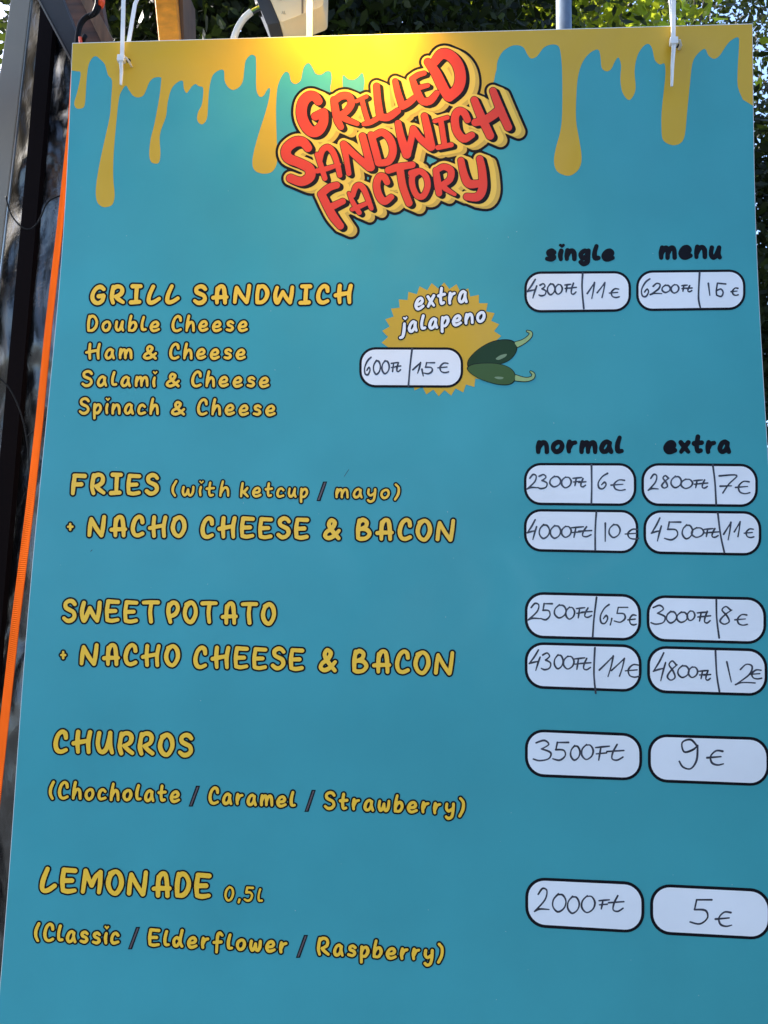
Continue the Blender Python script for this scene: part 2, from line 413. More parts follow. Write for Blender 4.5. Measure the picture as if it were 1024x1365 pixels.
# the band is closed with the board's own edges
def px_of(u, z):
    P = np.array([u, float(prof(z)), z])-CAM
    d = P@FW; return (CX+F_PX*(P@RT)/d, CY-F_PX*(P@UP)/d)
u0e, u1e = .0006, BW-.0006
zl = float(za[0]); zr = float(onboard(np.array([1003.]), np.array([141.]))[1][0])
band = [px_of(u0e, -.0009)] + [px_of(u0e, zl)] + low[1:] + [px_of(u1e, zr)] + [px_of(u1e, -.0009)]
fill([band], 1, 'dripping_sauce_print', YEL, board, cut=.015)

# --- logo -----------------------------------------------------------
A_ = (360, 80, 5.459); B_ = (520, 50, 5.389)
LOGO = [
 (A_, [(352,300),(325,268),(280,268),(240,315),(230,395),(255,470),(300,520),(350,515),(387,460),(392,395)], [32,35,38,40,40,40,40,40,36,34]),
 (A_, [(390,386),(330,412)], [34,30]),
 (A_, [(466,292),(478,370),(492,440),(516,488)], [26,29,28,24]), (A_, [(470,300),(520,264),(575,268),(592,318),(560,372),(510,404)], [26,27,27,27,26,24]),
 (A_, [(508,402),(560,435),(635,465)], [26,24,18]),
 (A_, [(628,302),(702,268)], 15), (A_, [(672,300),(690,370),(712,440)], 19), (A_, [(682,468),(725,458),(775,432)], [16,20,20]),
 (A_, [(776,192),(784,290),(802,410)], [25,26,28]), (A_, [(802,415),(860,418),(930,372)], [28,28,24]),
 (B_, [(38,316),(58,400),(88,492)], [21,24,27]), (B_, [(88,495),(135,470),(190,424)], [27,26,20]),
 (B_, [(158,300),(200,272),(246,258)], [20,20,18]), (B_, [(162,302),(186,370),(225,450),(262,466)], [22,26,28,27]),
 (B_, [(208,362),(272,346)], [20,16]), (B_, [(240,462),(290,455),(336,402)], [28,28,22]),
 (B_, [(272,178),(325,250),(372,345),(418,425)], [28,36,38,36]), (B_, [(322,175),(368,122),(425,128),(482,190),(506,280),(488,365),(425,428)], [32,38,40,41,41,40,36]),
 (A_, [(276,640),(240,598),(180,598),(120,650),(130,712),(210,748),(285,790),(290,850),(230,886),(150,862)], [32,36,38,38,38,36,38,38,34,32]),
 (A_, [(342,688),(368,760),(400,862)], [18,21,20]), (A_, [(362,730),(380,662),(420,636),(458,672),(488,750),(508,840)], [22,23,24,24,22,20]), (A_, [(345,808),(420,790),(505,762)], [20,20,14]),
 (A_, [(536,614),(556,720),(574,826)], [26,22,20]), (A_, [(540,614),(625,700),(722,782)], [24,27,30]), (A_, [(674,556),(702,660),(734,782)], [27,28,30]),
 (A_, [(736,548),(762,640),(790,748)], [26,28,28]), (A_, [(748,560),(815,528),(872,575),(896,660),(866,736),(795,752)], [24,27,29,29,28,26]),
 (B_, [(58,618),(80,720),(120,840)], [25,29,33]), (B_, [(122,838),(150,745),(166,655)], [30,24,23]), (B_, [(168,655),(220,730),(290,788)], [23,26,30]), (B_, [(248,566),(270,660),(296,785)], [26,29,31]),
 (B_, [(322,602),(412,576)], 17), (B_, [(366,600),(378,680),(392,775)], 21), (B_, [(344,792),(440,772)], 19),
 (B_, [(556,592),(530,540),(490,532),(466,580),(478,670),(528,728),(588,702)], [26,28,29,30,30,30,24]),
 (B_, [(606,452),(650,560),(718,706)], [28,32,31]), (B_, [(740,386),(788,510),(848,645)], [27,31,30]), (B_, [(612,612),(700,585),(790,520)], [28,32,34]),
 (A_, [(372,978),(430,930),(485,912)], [28,28,26]), (A_, [(378,985),(415,1060),(460,1140),(512,1208)], [30,32,33,28]), (A_, [(430,1078),(530,1030)], [28,24]),
 (A_, [(574,970),(605,1040),(650,1112)], [14,19,19]), (A_, [(604,985),(622,928),(652,912),(682,940),(712,1010),(738,1080)], [20,22,23,23,21,18]), (A_, [(598,1088),(650,1068),(725,1035)], [17,19,16]),
 (A_, [(852,890),(830,852),(795,852),(776,910),(792,985),(832,1030),(882,998)], [24,26,27,28,29,28,23]),
 (B_, [(-12,955),(60,932),(160,916)], [26,28,25]), (B_, [(72,945),(92,1070),(136,1190)], [28,28,27]),
 (B_, [(152,975),(215,962),(258,1000),(270,1070),(240,1138),(195,1138),(162,1070),(160,1000),(190,970)], 23),
 (B_, [(330,955),(340,1030),(352,1120)], [23,27,24]), (B_, [(335,955),(385,930),(436,955),(430,1020),(372,1062)], [22,24,26,25,22]), (B_, [(370,1062),(410,1095),(465,1128)], [22,20,14]),
 (B_, [(510,885),(530,980),(565,1050),(640,1050)], [25,29,32,28]), (B_, [(645,874),(662,960),(666,1080),(630,1145),(552,1145)], [27,30,32,32,27]),
]
ls = []
for (ox, oy, s), pts, r in LOGO:
    rr = r if hasattr(r, '__len__') else [r]*len(pts)
    ls += seg_of([(ox+x/s, oy+y/s) for x, y in pts], [q/s for q in rr], n=5)
logo = fill(trace(*field(ls, .7, 22, (14, 6), 7), 6.8), 2, 'logo_print', BLK, board, cut=.015,
            label='red cartoon lettering logo reading Grilled Sandwich Factory')
D = field(ls, .7, 16, (14, 6), 7); fill(trace(*D, 3.4), 3, 'deep_yellow_edge', YELD, logo, cut=.015)
D = field(ls, .7, 16, (9, 3.2), 5); fill(trace(*D, 3.4), 4, 'yellow_backing', YELL, logo, cut=.015)
D = field(ls, .6, 16, (4.2, 2.6), 4); fill(trace(*D, .6), 5, 'letter_shadow', BLK, logo, cut=.015)
D = field(ls, .5, 10); fill(trace(*D, -.25), 6, 'red_letters', RED, logo, cut=.015)

# --- the hand-drawn typeface, as pen strokes ----------------------------
G = {
'G': [[(.68,.86),(.5,1),(.25,.92),(.04,.62),(0,.3),(.14,.06),(.36,0),(.58,.14),(.68,.44)],[(.66,.46),(.38,.42)]],
'R': [[(.12,.98),(.05,.6),(.02,.3),(.1,0)],[(.1,.84),(.3,1),(.55,.98),(.66,.8),(.58,.55),(.28,.38)],[(.26,.38),(.45,.2),(.7,.03)]],
'I': [[(.1,1),(.58,1)],[(.36,1),(.32,.5),(.3,0)],[(0,0),(.5,.03)]],
'L': [[(.3,1),(.08,.5),(.02,.14),(.12,0),(.35,.05),(.66,.25)]],
'S': [[(.62,.84),(.5,.97),(.3,1),(.1,.87),(.12,.66),(.32,.55),(.54,.44),(.6,.22),(.44,.04),(.2,0),(0,.13)]],
'A': [[(.25,.86),(.22,.4),(.22,0)],[(.24,.66),(.34,.92),(.5,1),(.62,.9),(.68,.5),(.7,0)],[(0,.3),(.3,.33),(.8,.34)]],
'N': [[(.12,.88),(.05,.5),(0,.02)],[(.12,.88),(.4,.4),(.7,.0)],[(.86,1),(.8,.5),(.72,.02)]],
'D': [[(.13,1),(.05,.5),(.05,.02)],[(.12,.86),(.28,1),(.48,.95),(.64,.65),(.58,.3),(.35,.05),(.06,.02)]],
'W': [[(.12,.9),(.01,.5),(.04,.14),(.14,.0),(.3,.3),(.46,.64)],[(.46,.64),(.68,.25),(.88,.0)],[(1.02,.92),(.98,.5),(.88,0)]],
'C': [[(.56,.7),(.52,.92),(.34,1),(.12,.8),(0,.4),(.08,.08),(.3,0),(.56,.1)]],
'H': [[(.25,1),(.21,.5),(.24,0)],[(.9,1),(.8,.5),(.82,0)],[(0,.42),(.4,.5),(.82,.58)]],
'E': [[(.1,.97),(.66,.95)],[(.1,.97),(.02,.5),(.04,.05)],[(.05,.48),(.5,.5)],[(.05,.04),(.3,0),(.64,.06)]],
'F': [[(.1,.97),(.7,.95)],[(.12,.95),(.05,.5),(0,0)],[(.07,.48),(.5,.5)]],
'O': [[(.1,.9),(.4,1),(.62,.8),(.66,.4),(.42,.02),(.15,.08),(0,.4),(.08,.76),(.25,.92)]],
'B': [[(.12,.97),(.05,.5),(.05,.05)],[(.1,.84),(.3,1),(.52,.88),(.46,.65),(.16,.5)],[(.16,.52),(.5,.5),(.68,.28),(.5,.05),(.2,0),(.05,.05)]],
'T': [[(0,.95),(.4,.97),(.82,.97)],[(.45,.97),(.37,.5),(.42,0)]],
'P': [[(.06,.9),(.02,.5),(.14,0)],[(.05,.76),(.25,.98),(.5,.95),(.6,.7),(.45,.42),(.12,.28)]],
'U': [[(.08,.95),(0,.45),(.1,.08),(.32,.03),(.52,.3),(.68,.98)],[(.68,.98),(.68,.4),(.78,0)]],
'M': [[(.15,.95),(.08,.5),(0,0)],[(.15,.95),(.3,.6),(.45,.3)],[(.45,.3),(.65,.7),(.9,.92)],[(.9,.92),(.88,.4),(.82,0)]],
'a': [[(.46,.5),(.32,.62),(.12,.5),(0,.2),(.1,0),(.3,.06),(.44,.3)],[(.47,.54),(.44,.3),(.54,0)]],
'b': [[(.16,1),(.05,.5),(.02,.02)],[(.04,.25),(.2,.52),(.42,.56),(.5,.3),(.32,.03),(.05,.02)]],
'c': [[(.45,.48),(.3,.6),(.1,.5),(0,.2),(.12,0),(.45,.08)]],
'd': [[(.42,.4),(.22,.54),(.02,.34),(.05,.05),(.24,.02),(.44,.3)],[(.6,1),(.48,.5),(.47,.2),(.58,0)]],
'e': [[(.08,.26),(.38,.29),(.5,.44),(.38,.6),(.15,.52),(0,.25),(.1,.02),(.3,0),(.55,.1)]],
'f': [[(.58,.86),(.42,1),(.27,.85),(.22,.4),(.18,-.22)],[(0,.38),(.5,.44)]],
'g': [[(.44,.5),(.25,.6),(.02,.36),(.12,.1),(.32,.15),(.46,.45)],[(.5,.6),(.48,.2),(.44,-.18),(.2,-.32),(0,-.2)]],
'h': [[(.16,1),(.05,.5),(0,0)],[(.02,.15),(.2,.5),(.38,.58),(.48,.4),(.5,0)]],
'i': [[(.08,.58),(.02,.3),(.05,0)]],
'j': [[(.32,.6),(.28,.1),(.18,-.24),(0,-.3)]],
'k': [[(.12,.95),(.05,.5),(0,0)],[(.48,.6),(.3,.4),(.06,.28)],[(.15,.32),(.3,.2),(.5,0)]],
'l': [[(.12,.9),(0,.45),(.03,.08),(.24,.07)]],
'm': [[(.05,.6),(0,.3),(0,0)],[(0,.2),(.15,.5),(.3,.58),(.36,.4),(.36,0)],[(.36,.2),(.5,.52),(.66,.58),(.74,.4),(.76,0)]],
'n': [[(.05,.6),(0,.3),(0,0)],[(0,.2),(.18,.52),(.35,.58),(.46,.4),(.48,0)]],
'o': [[(.27,.6),(.06,.46),(0,.2),(.15,0),(.38,.08),(.5,.35),(.42,.57),(.27,.6)]],
'p': [[(.08,.6),(.05,.2),(.05,-.35)],[(.05,.25),(.2,.52),(.42,.57),(.5,.3),(.3,.02),(.08,.05)]],
'r': [[(.08,.6),(.02,.3),(.05,0)],[(.05,.2),(.2,.48),(.4,.56)]],
's': [[(.45,.5),(.3,.6),(.1,.52),(.12,.36),(.35,.27),(.42,.12),(.25,0),(0,.05)]],
't': [[(.22,.92),(.15,.4),(.2,.04),(.38,.06)],[(0,.5),(.45,.55)]],
'u': [[(.05,.58),(0,.2),(.12,0),(.3,.12),(.43,.5)],[(.46,.58),(.42,.2),(.5,0)]],
'w': [[(.05,.58),(0,.25),(.1,0),(.25,.14),(.34,.42)],[(.34,.42),(.37,.1),(.5,0),(.64,.22),(.68,.6)]],
'x': [[(0,.58),(.2,.3),(.45,0)],[(.45,.58),(.2,.25),(.02,0)]],
'y': [[(.05,.58),(.02,.3),(.18,.14),(.42,.3)],[(.5,.6),(.48,.2),(.38,-.2),(.15,-.32),(0,-.22)]],
'(': [[(.22,1.02),(.02,.62),(0,.25),(.14,-.02)]],
')': [[(.05,1.0),(.25,.75),(.22,.3),(0,-.12)]],
'&': [[(.78,0),(.42,.4),(.22,.75),(.36,1),(.56,.85),(.4,.55),(.1,.35),(0,.12),(.2,0),(.5,.12),(.8,.42)]],
'+': [[(0,.5),(.6,.5)],[(.3,.85),(.3,.15)]],
',': [[(.06,.08),(.0,-.12)]],
'0': [[(.3,1),(.08,.75),(0,.35),(.15,.02),(.4,.1),(.56,.5),(.5,.88),(.3,1)]],
'5': [[(.62,.96),(.2,.97)],[(.2,.97),(.12,.6)],[(.12,.6),(.4,.62),(.56,.4),(.42,.08),(.2,0),(0,.1)]],
}
HEART = [[(-.085,.055),(0,-.07)],[(.085,.055),(0,-.07)]]
def word(text, x0, yb0, x1, yb1, H, ry, ro, gap=.10, bold=1.0, arc=0):
    """outer ink box: x0..x1, baseline (ink bottom) from yb0 to yb1, outer capital height H"""
    rt = ry+ro; h = H-2*rt; r = rt/h
    xs = 0; items = []
    for ch in text:
        pts = [p for s in G[ch] for p in s]; w0 = min(p[0] for p in pts); w1 = max(p[0] for p in pts)
        items.append((ch, xs+r-w0)); xs += (w1-w0)+2*r+gap*(.6 if ch in 'ijl,' else 1)
        # letters may overlap slightly, as printed
        xs -= r*.35
    tot = xs-gap+r*.35-2*r
    k = (x1-x0-2*rt)/tot
    out = []
    for idx, (ch, ox) in enumerate(items):
        jit = ((idx*37) % 5-2)*.008
        def T(p, off=(0, 0)):
            X = x0+rt+(ox-r+p[0])*k+off[0]; f = (X-x0)/(x1-x0)
            Y = yb0+(yb1-yb0)*f-rt-(p[1]+jit)*h - off[1] - arc*4*f*(1-f)
            return (X, Y)
        for s in G[ch]:
            n = len(s); rr = [ry*bold*(1.0+.07*math.sin(1.7*i+idx)) for i in range(n)]
            if n > 2: rr[0] *= .93; rr[-1] *= .9
            out += seg_of([T(p) for p in s], rr, n=4)
        if ch in 'ij':
            c = (.12, .93) if ch == 'i' else (.38, .95)
            for s in HEART:
                out += seg_of([T((c[0]+s[0][0]*1.1, c[1]+s[0][1])), T((c[0]+s[1][0], c[1]+s[1][1]))], [ry*.62, ry*.35], n=1)
    return out
def line(words, ry, ro, fillm, label, lvl=3, **kw):
    if fillm is not None: ry, ro = ry-.22, ro+.27
    for wd in words:
        if wd[0] == '/':
            _, xa, yt, xb, yb = wd[:5]; q = 5.6
            root = fill([[(xb-q, yt), (xb, yt), (xa+q, yb), (xa, yb)]], lvl, 'slash', BLK, board)
            fill([[(xb-q+1.6, yt+1.4), (xb-1.9, yt+1.4), (xa+q-1.6, yb-1.4), (xa+1.9, yb-1.4)]], lvl+1, 'slash_fill', SLASH, root)
            continue
        D, a, b, h = field(word(wd[0], *wd[1:6], wd[6] if len(wd) > 6 else ry, ro, **kw), .55, ry+ro+4)
        colour = 'black' if fillm is None else 'yellow'
        root = fill(trace(D, a, b, h, ro), lvl, 'lettering', BLK, board, label='%s lettering "%s" in the %s' % (colour, wd[0], label))
        if fillm is not None:
            for lp in islands(trace(D, a, b, h, 0)): fill(lp, lvl+1, 'letter', fillm, root)
RY, RO = 2.95, 2.0
line([('GRILL', 118.5, 408.8, 242.3, 408.2, 31.5), ('SANDWICH', 254.8, 408.6, 472.8, 408.4, 32)], RY, RO, TXT, 'heading GRILL SANDWICH outlined in black')
r2, o2 = 2.05, 1.9
line([('Double', 114.2, 444.8, 215.8, 444.6, 27.5), ('Cheese', 226.7, 444.9, 333, 444.5, 27.5)], r2, o2, TXT, 'menu line Double Cheese')
line([('Ham', 111.5, 481.5, 179, 481.5, 27), ('&', 188.4, 481.5, 211.9, 481.5, 24), ('Cheese', 223.6, 481.6, 330.2, 481.6, 27)], r2, o2, TXT, 'menu line Ham & Cheese')
line([('Salami', 106.4, 517.8, 209.5, 518.4, 27), ('&', 218.9, 518.4, 242.3, 518.4, 24), ('Cheese', 252.9, 518.4, 361.5, 519, 27)], r2, o2, TXT, 'menu line Salami & Cheese')
line([('Spinach', 102.9, 554.6, 214.2, 555.5, 27.5), ('&', 225.9, 555.8, 249.4, 556, 24), ('Cheese', 260.7, 556, 370, 556.8, 27.5)], r2, o2, TXT, 'menu line Spinach & Cheese')
line([('FRIES', 92.3, 662.3, 214.8, 663.2, 34.5)], RY, RO, TXT, 'heading FRIES outlined in black')
line([('(with', 227, 663.8, 308, 664.6, 26), ('ketcup', 317.9, 664.8, 413, 666, 25.5), ('/', 421.8, 641.9, 436.4, 668), ('mayo)', 445.2, 666, 535.2, 667.6, 25)], 1.85, 1.75, TXT, 'small note with ketcup / mayo in brackets')
line([('+', 87.3, 711, 100.5, 711, 18, 1.5), ('NACHO', 114.3, 718.4, 250.8, 719.8, 35), ('CHEESE', 265.2, 720.3, 414.5, 721.6, 35), ('&', 428.5, 721.8, 457, 722.2, 34), ('BACON', 472.5, 722.8, 609.3, 725, 35.5)], RY, RO, TXT, 'upper line + NACHO CHEESE & BACON under the fries')
line([('SWEET', 80.5, 831.9, 215.9, 834, 36.5), ('POTATO', 219.7, 833.6, 370.2, 836.2, 36)], RY, RO, TXT, 'heading SWEET POTATO outlined in black')
line([('+', 78.2, 882.5, 90.8, 882.5, 19, 1.5), ('NACHO', 104, 889.4, 242.2, 892.2, 35.5), ('CHEESE', 255.7, 893.6, 408, 896.6, 36), ('&', 422.6, 897.6, 451.9, 898.4, 37), ('BACON', 467.5, 899.4, 608.1, 903.2, 37.5)], RY, RO, TXT, 'lower line + NACHO CHEESE & BACON under the sweet potato')
line([('CHURROS', 69.3, 1006.3, 260.3, 1012, 37)], 3.15, 1.95, TXT, 'heading CHURROS outlined in black')
line([('(Chocholate', 63.4, 1067.6, 242.8, 1072.2, 29.5), ('/', 251.5, 1047.3, 267, 1075.1), ('Caramel', 275.9, 1074.2, 396.3, 1079, 29), ('/', 405.9, 1052.8, 421.2, 1082.1), ('Strawberry)', 429.4, 1081, 621.9, 1089.5, 29.5)], 2.25, 1.9, TXT, 'line Chocholate / Caramel / Strawberry in brackets')
line([('LEMONADE', 51.1, 1191.8, 284.3, 1201.4, 40)], 3.3, 1.95, TXT, 'heading LEMONADE outlined in black')
line([('0,5l', 297.3, 1203.2, 352, 1205, 25)], 1.75, 1.7, TXT, 'small volume 0,5l beside the lemonade heading')
line([('(Classic', 43.8, 1257, 161.8, 1262, 30.5), ('/', 170.6, 1235.5, 187, 1265.4), ('Elderflower', 195.5, 1263.2, 385.6, 1273.4, 29.5), ('/', 394.5, 1246.2, 410.8, 1276.7), ('Raspberry)', 420.4, 1275.6, 593.7, 1284.8, 30)], 2.3, 1.9, TXT, 'line Classic / Elderflower / Raspberry in brackets')
line([('single', 726, 348.9, 820, 348.6, 25.5)], 3.3, 0, None, 'column heading single', gap=.10)
line([('menu', 878.2, 346.5, 962.8, 346.2, 29)], 3.3, 0, None, 'column heading menu', gap=.10)
line([('normal', 714.3, 605.4, 831.2, 605.6, 28)], 3.3, 0, None, 'column heading normal', gap=.10)
line([('extra', 884.2, 605.4, 974.9, 605.6, 28)], 3.3, 0, None, 'column heading extra', gap=.10)

# --- price boxes ---------------------------------------------------------
def rrect(L, T, R, B, rad, slT, slB, inset=0, leftx=0, n=8):
    """rounded box; top and bottom edges drop by slT / slB from left to right"""
    L += inset; R -= inset; T += inset; B -= inset; rad = rad-inset
    pts = []
    for cx, cyy, a0, base in ((R-rad, T+rad, -90, 0), (R-rad, B-rad, 0, 1), (L+rad, B-rad, 90, 1), (L+rad, T+rad, 180, 0)):
        for k in range(n+1):
            a = math.radians(a0+90*k/n); pts.append([cx+rad*math.cos(a), cyy+rad*math.sin(a)])
    for p in pts:
        f = (p[0]-L)/(R-L); g = (p[1]-T)/(B-T)
        p[1] += (slT*(1-g)+slB*g)*f
    return pts
U = {
'0': [[(.45,0),(.1,.3),(.05,.7),(.4,1),(.85,.8),(1,.4),(.75,.05),(.35,.06)]],
'1': [[(0,.68),(.5,.35),(1,0)],[(1,0),(.85,.5),(.62,1)]],
'|': [[(0,0),(.5,.5),(1,1)]],
'2': [[(.25,.25),(.55,0),(.85,.1),(.7,.5),(.0,.98)],[(.0,.98),(.35,.88),(1,.9)]],
'3': [[(.15,.12),(.6,0),(.85,.2),(.45,.42)],[(.45,.42),(.95,.6),(.85,.9),(.35,1),(0,.92)]],
'4': [[(.85,0),(.45,.35),(0,.66)],[(0,.66),(.4,.6),(.9,.55)],[(1,.35),(.8,.65),(.6,1)]],
'5': [[(1,.02),(.3,.02)],[(.3,.02),(.2,.42)],[(.2,.42),(.7,.45),(.8,.75),(.45,1),(0,.92)]],
'6': [[(1,0),(.5,.2),(.08,.6),(.15,.95),(.55,1),(.85,.75),(.7,.58),(.4,.75)]],
'7': [[(0,.05),(1,.02),(.55,.5),(.2,1)],[(.05,.62),(.7,.6)]],
'8': [[(.85,.2),(.5,0),(.2,.2),(.55,.5),(.75,.85),(.35,1),(.05,.8),(.45,.45),(.95,.2)]],
'9': [[(.95,.25),(.6,0),(.15,.1),(.25,.42),(.7,.35),(.95,.2)],[(.95,.2),(.9,.7),(.6,1),(.2,.95),(0,.75)]],
'F': [[(0,.1),(.5,.05),(1,.0)],[(.38,.08),(.3,.55),(.22,1)],[(.05,.55),(.8,.48)]],
't': [[(.6,0),(.35,.5),(.3,.9),(.6,1),(.95,.8)],[(0,.45),(1,.38)]],
'€': [[(.95,.05),(.55,.02),(.22,.4),(.3,.85),(.65,1),(1,.92)],[(0,.5),(.85,.42)]],
',': [[(1,0),(.6,.5),(0,1)]],
}
def hand(parent, crop, items, rad=1.0, div=None, extra=None):
    ox, oy, s = crop; segs = []
    for k, (ch, a, b, c, d) in enumerate(items):
        for st in U[ch]:
            n = len(st); rr = [rad*(1+.2*math.sin(2.1*i+k*1.3)) for i in range(n)]; rr[-1] *= .8
            segs += seg_of([(ox+(a+(c-a)*p[0])/s, oy+(b+(d-b)*p[1])/s) for p in st], rr, n=5)
    for st in (extra or []): segs += seg_of([(ox+x/s, oy+y/s) for x, y in st], rad, n=5)
    fill(trace(*field(segs, .35, 4), 0), 7, 'handwriting', INK, parent)
    if div:
        sg = seg_of([(ox+x/s, oy+y/s) for x, y in div], [rad*1.25, rad*1.05, rad*1.2, rad][:len(div)], n=5)
        fill(trace(*field(sg, .4, 4), 0), 7, 'marker_line', INK, parent)
def pbox(L, T, R, B, slT, slB, label, crop, items, div=None, extra=None, rad=None, thick=3.35, hr=1.0, h2=None):
    rad = rad or (B-T)*.40; thick = (B-T)*.061
    o = fill([rrect(L, T, R, B, rad, slT, slB)], 4, 'price_box', BLK, board, label=label)
    fill([rrect(L, T, R, B, rad, slT, slB, thick)], 5, 'writing_field', WHT, o)
    hand(o, crop, items, hr*1.1, div, extra)
    return o
c1 = (695, 355, 6.827); c2 = (845, 350, 6.606); c3 = (695, 610, 6.4); c4 = (850, 610, 6.024); c5 = (695, 785, 6.206); c6 = (858, 785, 6.169)
c7 = (695, 965, 3.1125); c8 = (695, 1160, 3.1125); c9 = (475, 450, 6.827)
pbox(699, 362, 841.2, 417, -.7, -1.5, 'price box 4300Ft | 11€ under single', c1,
     [('4',50,120,140,290),('3',160,160,225,270),('0',235,160,305,260),('0',305,165,372,255),('F',395,165,450,235),('t',435,155,500,255),('1',600,150,665,295),('1',690,150,760,285),('€',800,205,890,285)], [(558,65),(552,200),(568,385)])
pbox(848, 360.6, 993.7, 415, -1.4, -1.9, 'price box 6200Ft | 15€ under menu', c2,
     [('6',62,145,140,300),('2',145,185,245,285),('0',245,200,320,265),('0',325,195,395,270),('F',420,200,470,255),('t',460,205,512,258),('|',655,185,668,290),('€',855,225,918,290)],
     [(578,90),(570,240),(570,330),(585,400)], [[(808,190),(735,183)],[(735,183),(725,250),(728,288)],[(725,250),(765,235),(785,265),(768,300),(728,288)]])
pbox(698.5, 617, 848.3, 673.2, .4, 1.6, 'price box 2300Ft | 6€ under normal', c3,
     [('2',50,145,140,270),('3',140,145,222,265),('0',240,160,335,250),('0',340,165,425,258),('F',440,170,515,240),('t',490,180,550,250),('6',650,135,735,265),('€',765,190,885,280)], [(598,62),(600,250),(597,392)])
pbox(855, 617.2, 1010.2, 674.4, 1.2, 1.7, 'price box 2800Ft | 7€ under extra', c4,
     [('2',85,135,165,265),('8',190,145,255,245),('0',265,150,350,242),('0',345,172,440,248),('F',450,180,520,242),('t',500,180,562,245),('7',655,140,795,285),('€',785,190,900,290)], [(603,60),(620,200),(630,378)])
pbox(698.5, 678.4, 851, 735, 1.4, 3, 'price box 4000Ft | 10€ beside the fries with nacho cheese', c3,
     [('4',50,530,130,700),('0',150,572,240,690),('0',245,580,335,688),('0',340,585,425,680),('F',425,590,530,680),('t',490,590,600,675),('|',716,560,715,715),('0',745,570,842,682),('€',885,610,1000,695)], [(640,460),(630,620),(630,788)])
pbox(857.7, 679.8, 1014.9, 738.4, 1.7, 2.7, 'price box 4500Ft | 11€ beside the fries with nacho cheese', c4,
     [('4',110,485,190,670),('5',215,515,345,660),('0',355,540,440,652),('0',430,562,530,640),('F',535,570,605,635),('t',575,570,650,640),('1',690,520,748,660),('1',775,515,822,635),('€',855,572,932,642)], [(643,445),(665,620),(695,760)])
pbox(699.5, 788.8, 854.7, 850.6, 3.4, 4, 'price box 2500Ft | 6,5€ beside the sweet potato', c5,
     [('2',55,120,160,260),('5',160,120,255,255),('0',270,132,370,240),('0',365,150,440,250),('F',455,155,525,240),('t',500,158,585,235),('6',648,130,725,285),(',',735,245,748,298),('5',768,150,880,275),('€',880,215,952,298)], [(622,70),(600,250),(590,395)])
pbox(862, 793, 1021.3, 855, 3.4, 4, 'price box 3000Ft | 8€ beside the sweet potato', c6,
     [('3',60,135,180,290),('0',185,185,270,280),('0',270,190,360,275),('0',355,180,420,260),('F',440,190,525,265),('t',480,185,550,280),('8',622,145,730,290),('€',750,210,852,298)], [(597,90),(600,240),(620,402)])
pbox(699.5, 855.6, 855.3, 917.5, 3.8, 5.4, 'price box 4300Ft | 11€ beside the sweet potato with nacho cheese', c5,
     [('4',65,505,155,675),('3',165,530,245,668),('0',270,545,345,660),('0',345,555,435,662),('F',440,570,525,665),('t',490,575,575,668),('1',645,555,760,725),('1',745,575,852,722),('€',860,625,975,730)], [(608,488),(600,700),(615,862)])
pbox(862.7, 860.6, 1023, 923.5, 4.2, 4.8, 'price box 4800Ft | 12€ beside the sweet potato with nacho cheese', c6,
     [('4',80,525,180,755),('8',190,592,280,750),('0',278,630,372,728),('0',365,640,443,728),('F',455,670,530,738),('t',495,675,550,750),('|',683,600,720,765),('2',755,620,915,790),('€',868,665,970,740)], [(590,510),(600,700),(622,842)])
pbox(699.8, 971.4, 856, 1035, 6.4, 6, 'price box 3500Ft beside the churros', c7,
     [('3',50,68,125,152),('5',130,75,195,150),('0',203,90,243,150),('0',248,85,298,147),('F',308,92,365,150),('t',355,85,425,150)], hr=1.05)
pbox(863.7, 978, 1025.5, 1042.3, 5, 6, 'price box 9€ beside the churros', c7, [('9',655,65,735,185),('€',770,110,838,170)], hr=1.15)
pbox(700.2, 1168.8, 859, 1235.4, 7, 9, 'price box 2000Ft beside the lemonade', c8,
     [('2',55,75,115,172),('0',128,98,185,172),('0',190,108,240,178),('0',248,105,305,175),('F',322,122,365,160),('t',362,105,425,170)], hr=1.05)
pbox(866.6, 1177.6, 1027.5, 1245, 7.5, 8.4, 'price box 5€ beside the lemonade', c8, [('5',700,120,790,222),('€',805,172,872,232)], hr=1.1)

# --- jalapeno badge ------------------------------------------------------
ox, oy, s = 460, 360, 3.657
tips = [(425,65),(485,60),(545,68),(603,88),(655,118),(695,155),(728,203),(750,258),(762,315)]
cx, cyb = 470, 338; star = []
a0 = math.atan2(65-cyb, 425-cx)
for k in range(30):
    a = a0+2*math.pi*k/30; R_ = 285 if True else 0
    star.append((ox+(cx+R_*1.025*math.cos(a))/s, oy+(cyb+R_*.975*math.sin(a))/s))
    a += math.pi/30
    star.append((ox+(cx+254*1.025*math.cos(a))/s, oy+(cyb+254*.975*math.sin(a))/s))
badge = fill([star], 2, 'jalapeno_badge', YEL, board, label='yellow starburst badge reading extra jalapeno')
def blob(pts, level, name, m, parent, n=6):
    return fill([catmull([(ox+x/s, oy+y/s) for x, y in pts], True, n)], level, name, m, parent)
def stemline(pts, rr, level, name, m, parent, grow=0):
    sg = seg_of([(ox+x/s, oy+y/s) for x, y in pts], [r/s for r in rr], n=6)
    return fill(trace(*field(sg, .35, 5), grow), level, name, m, parent)
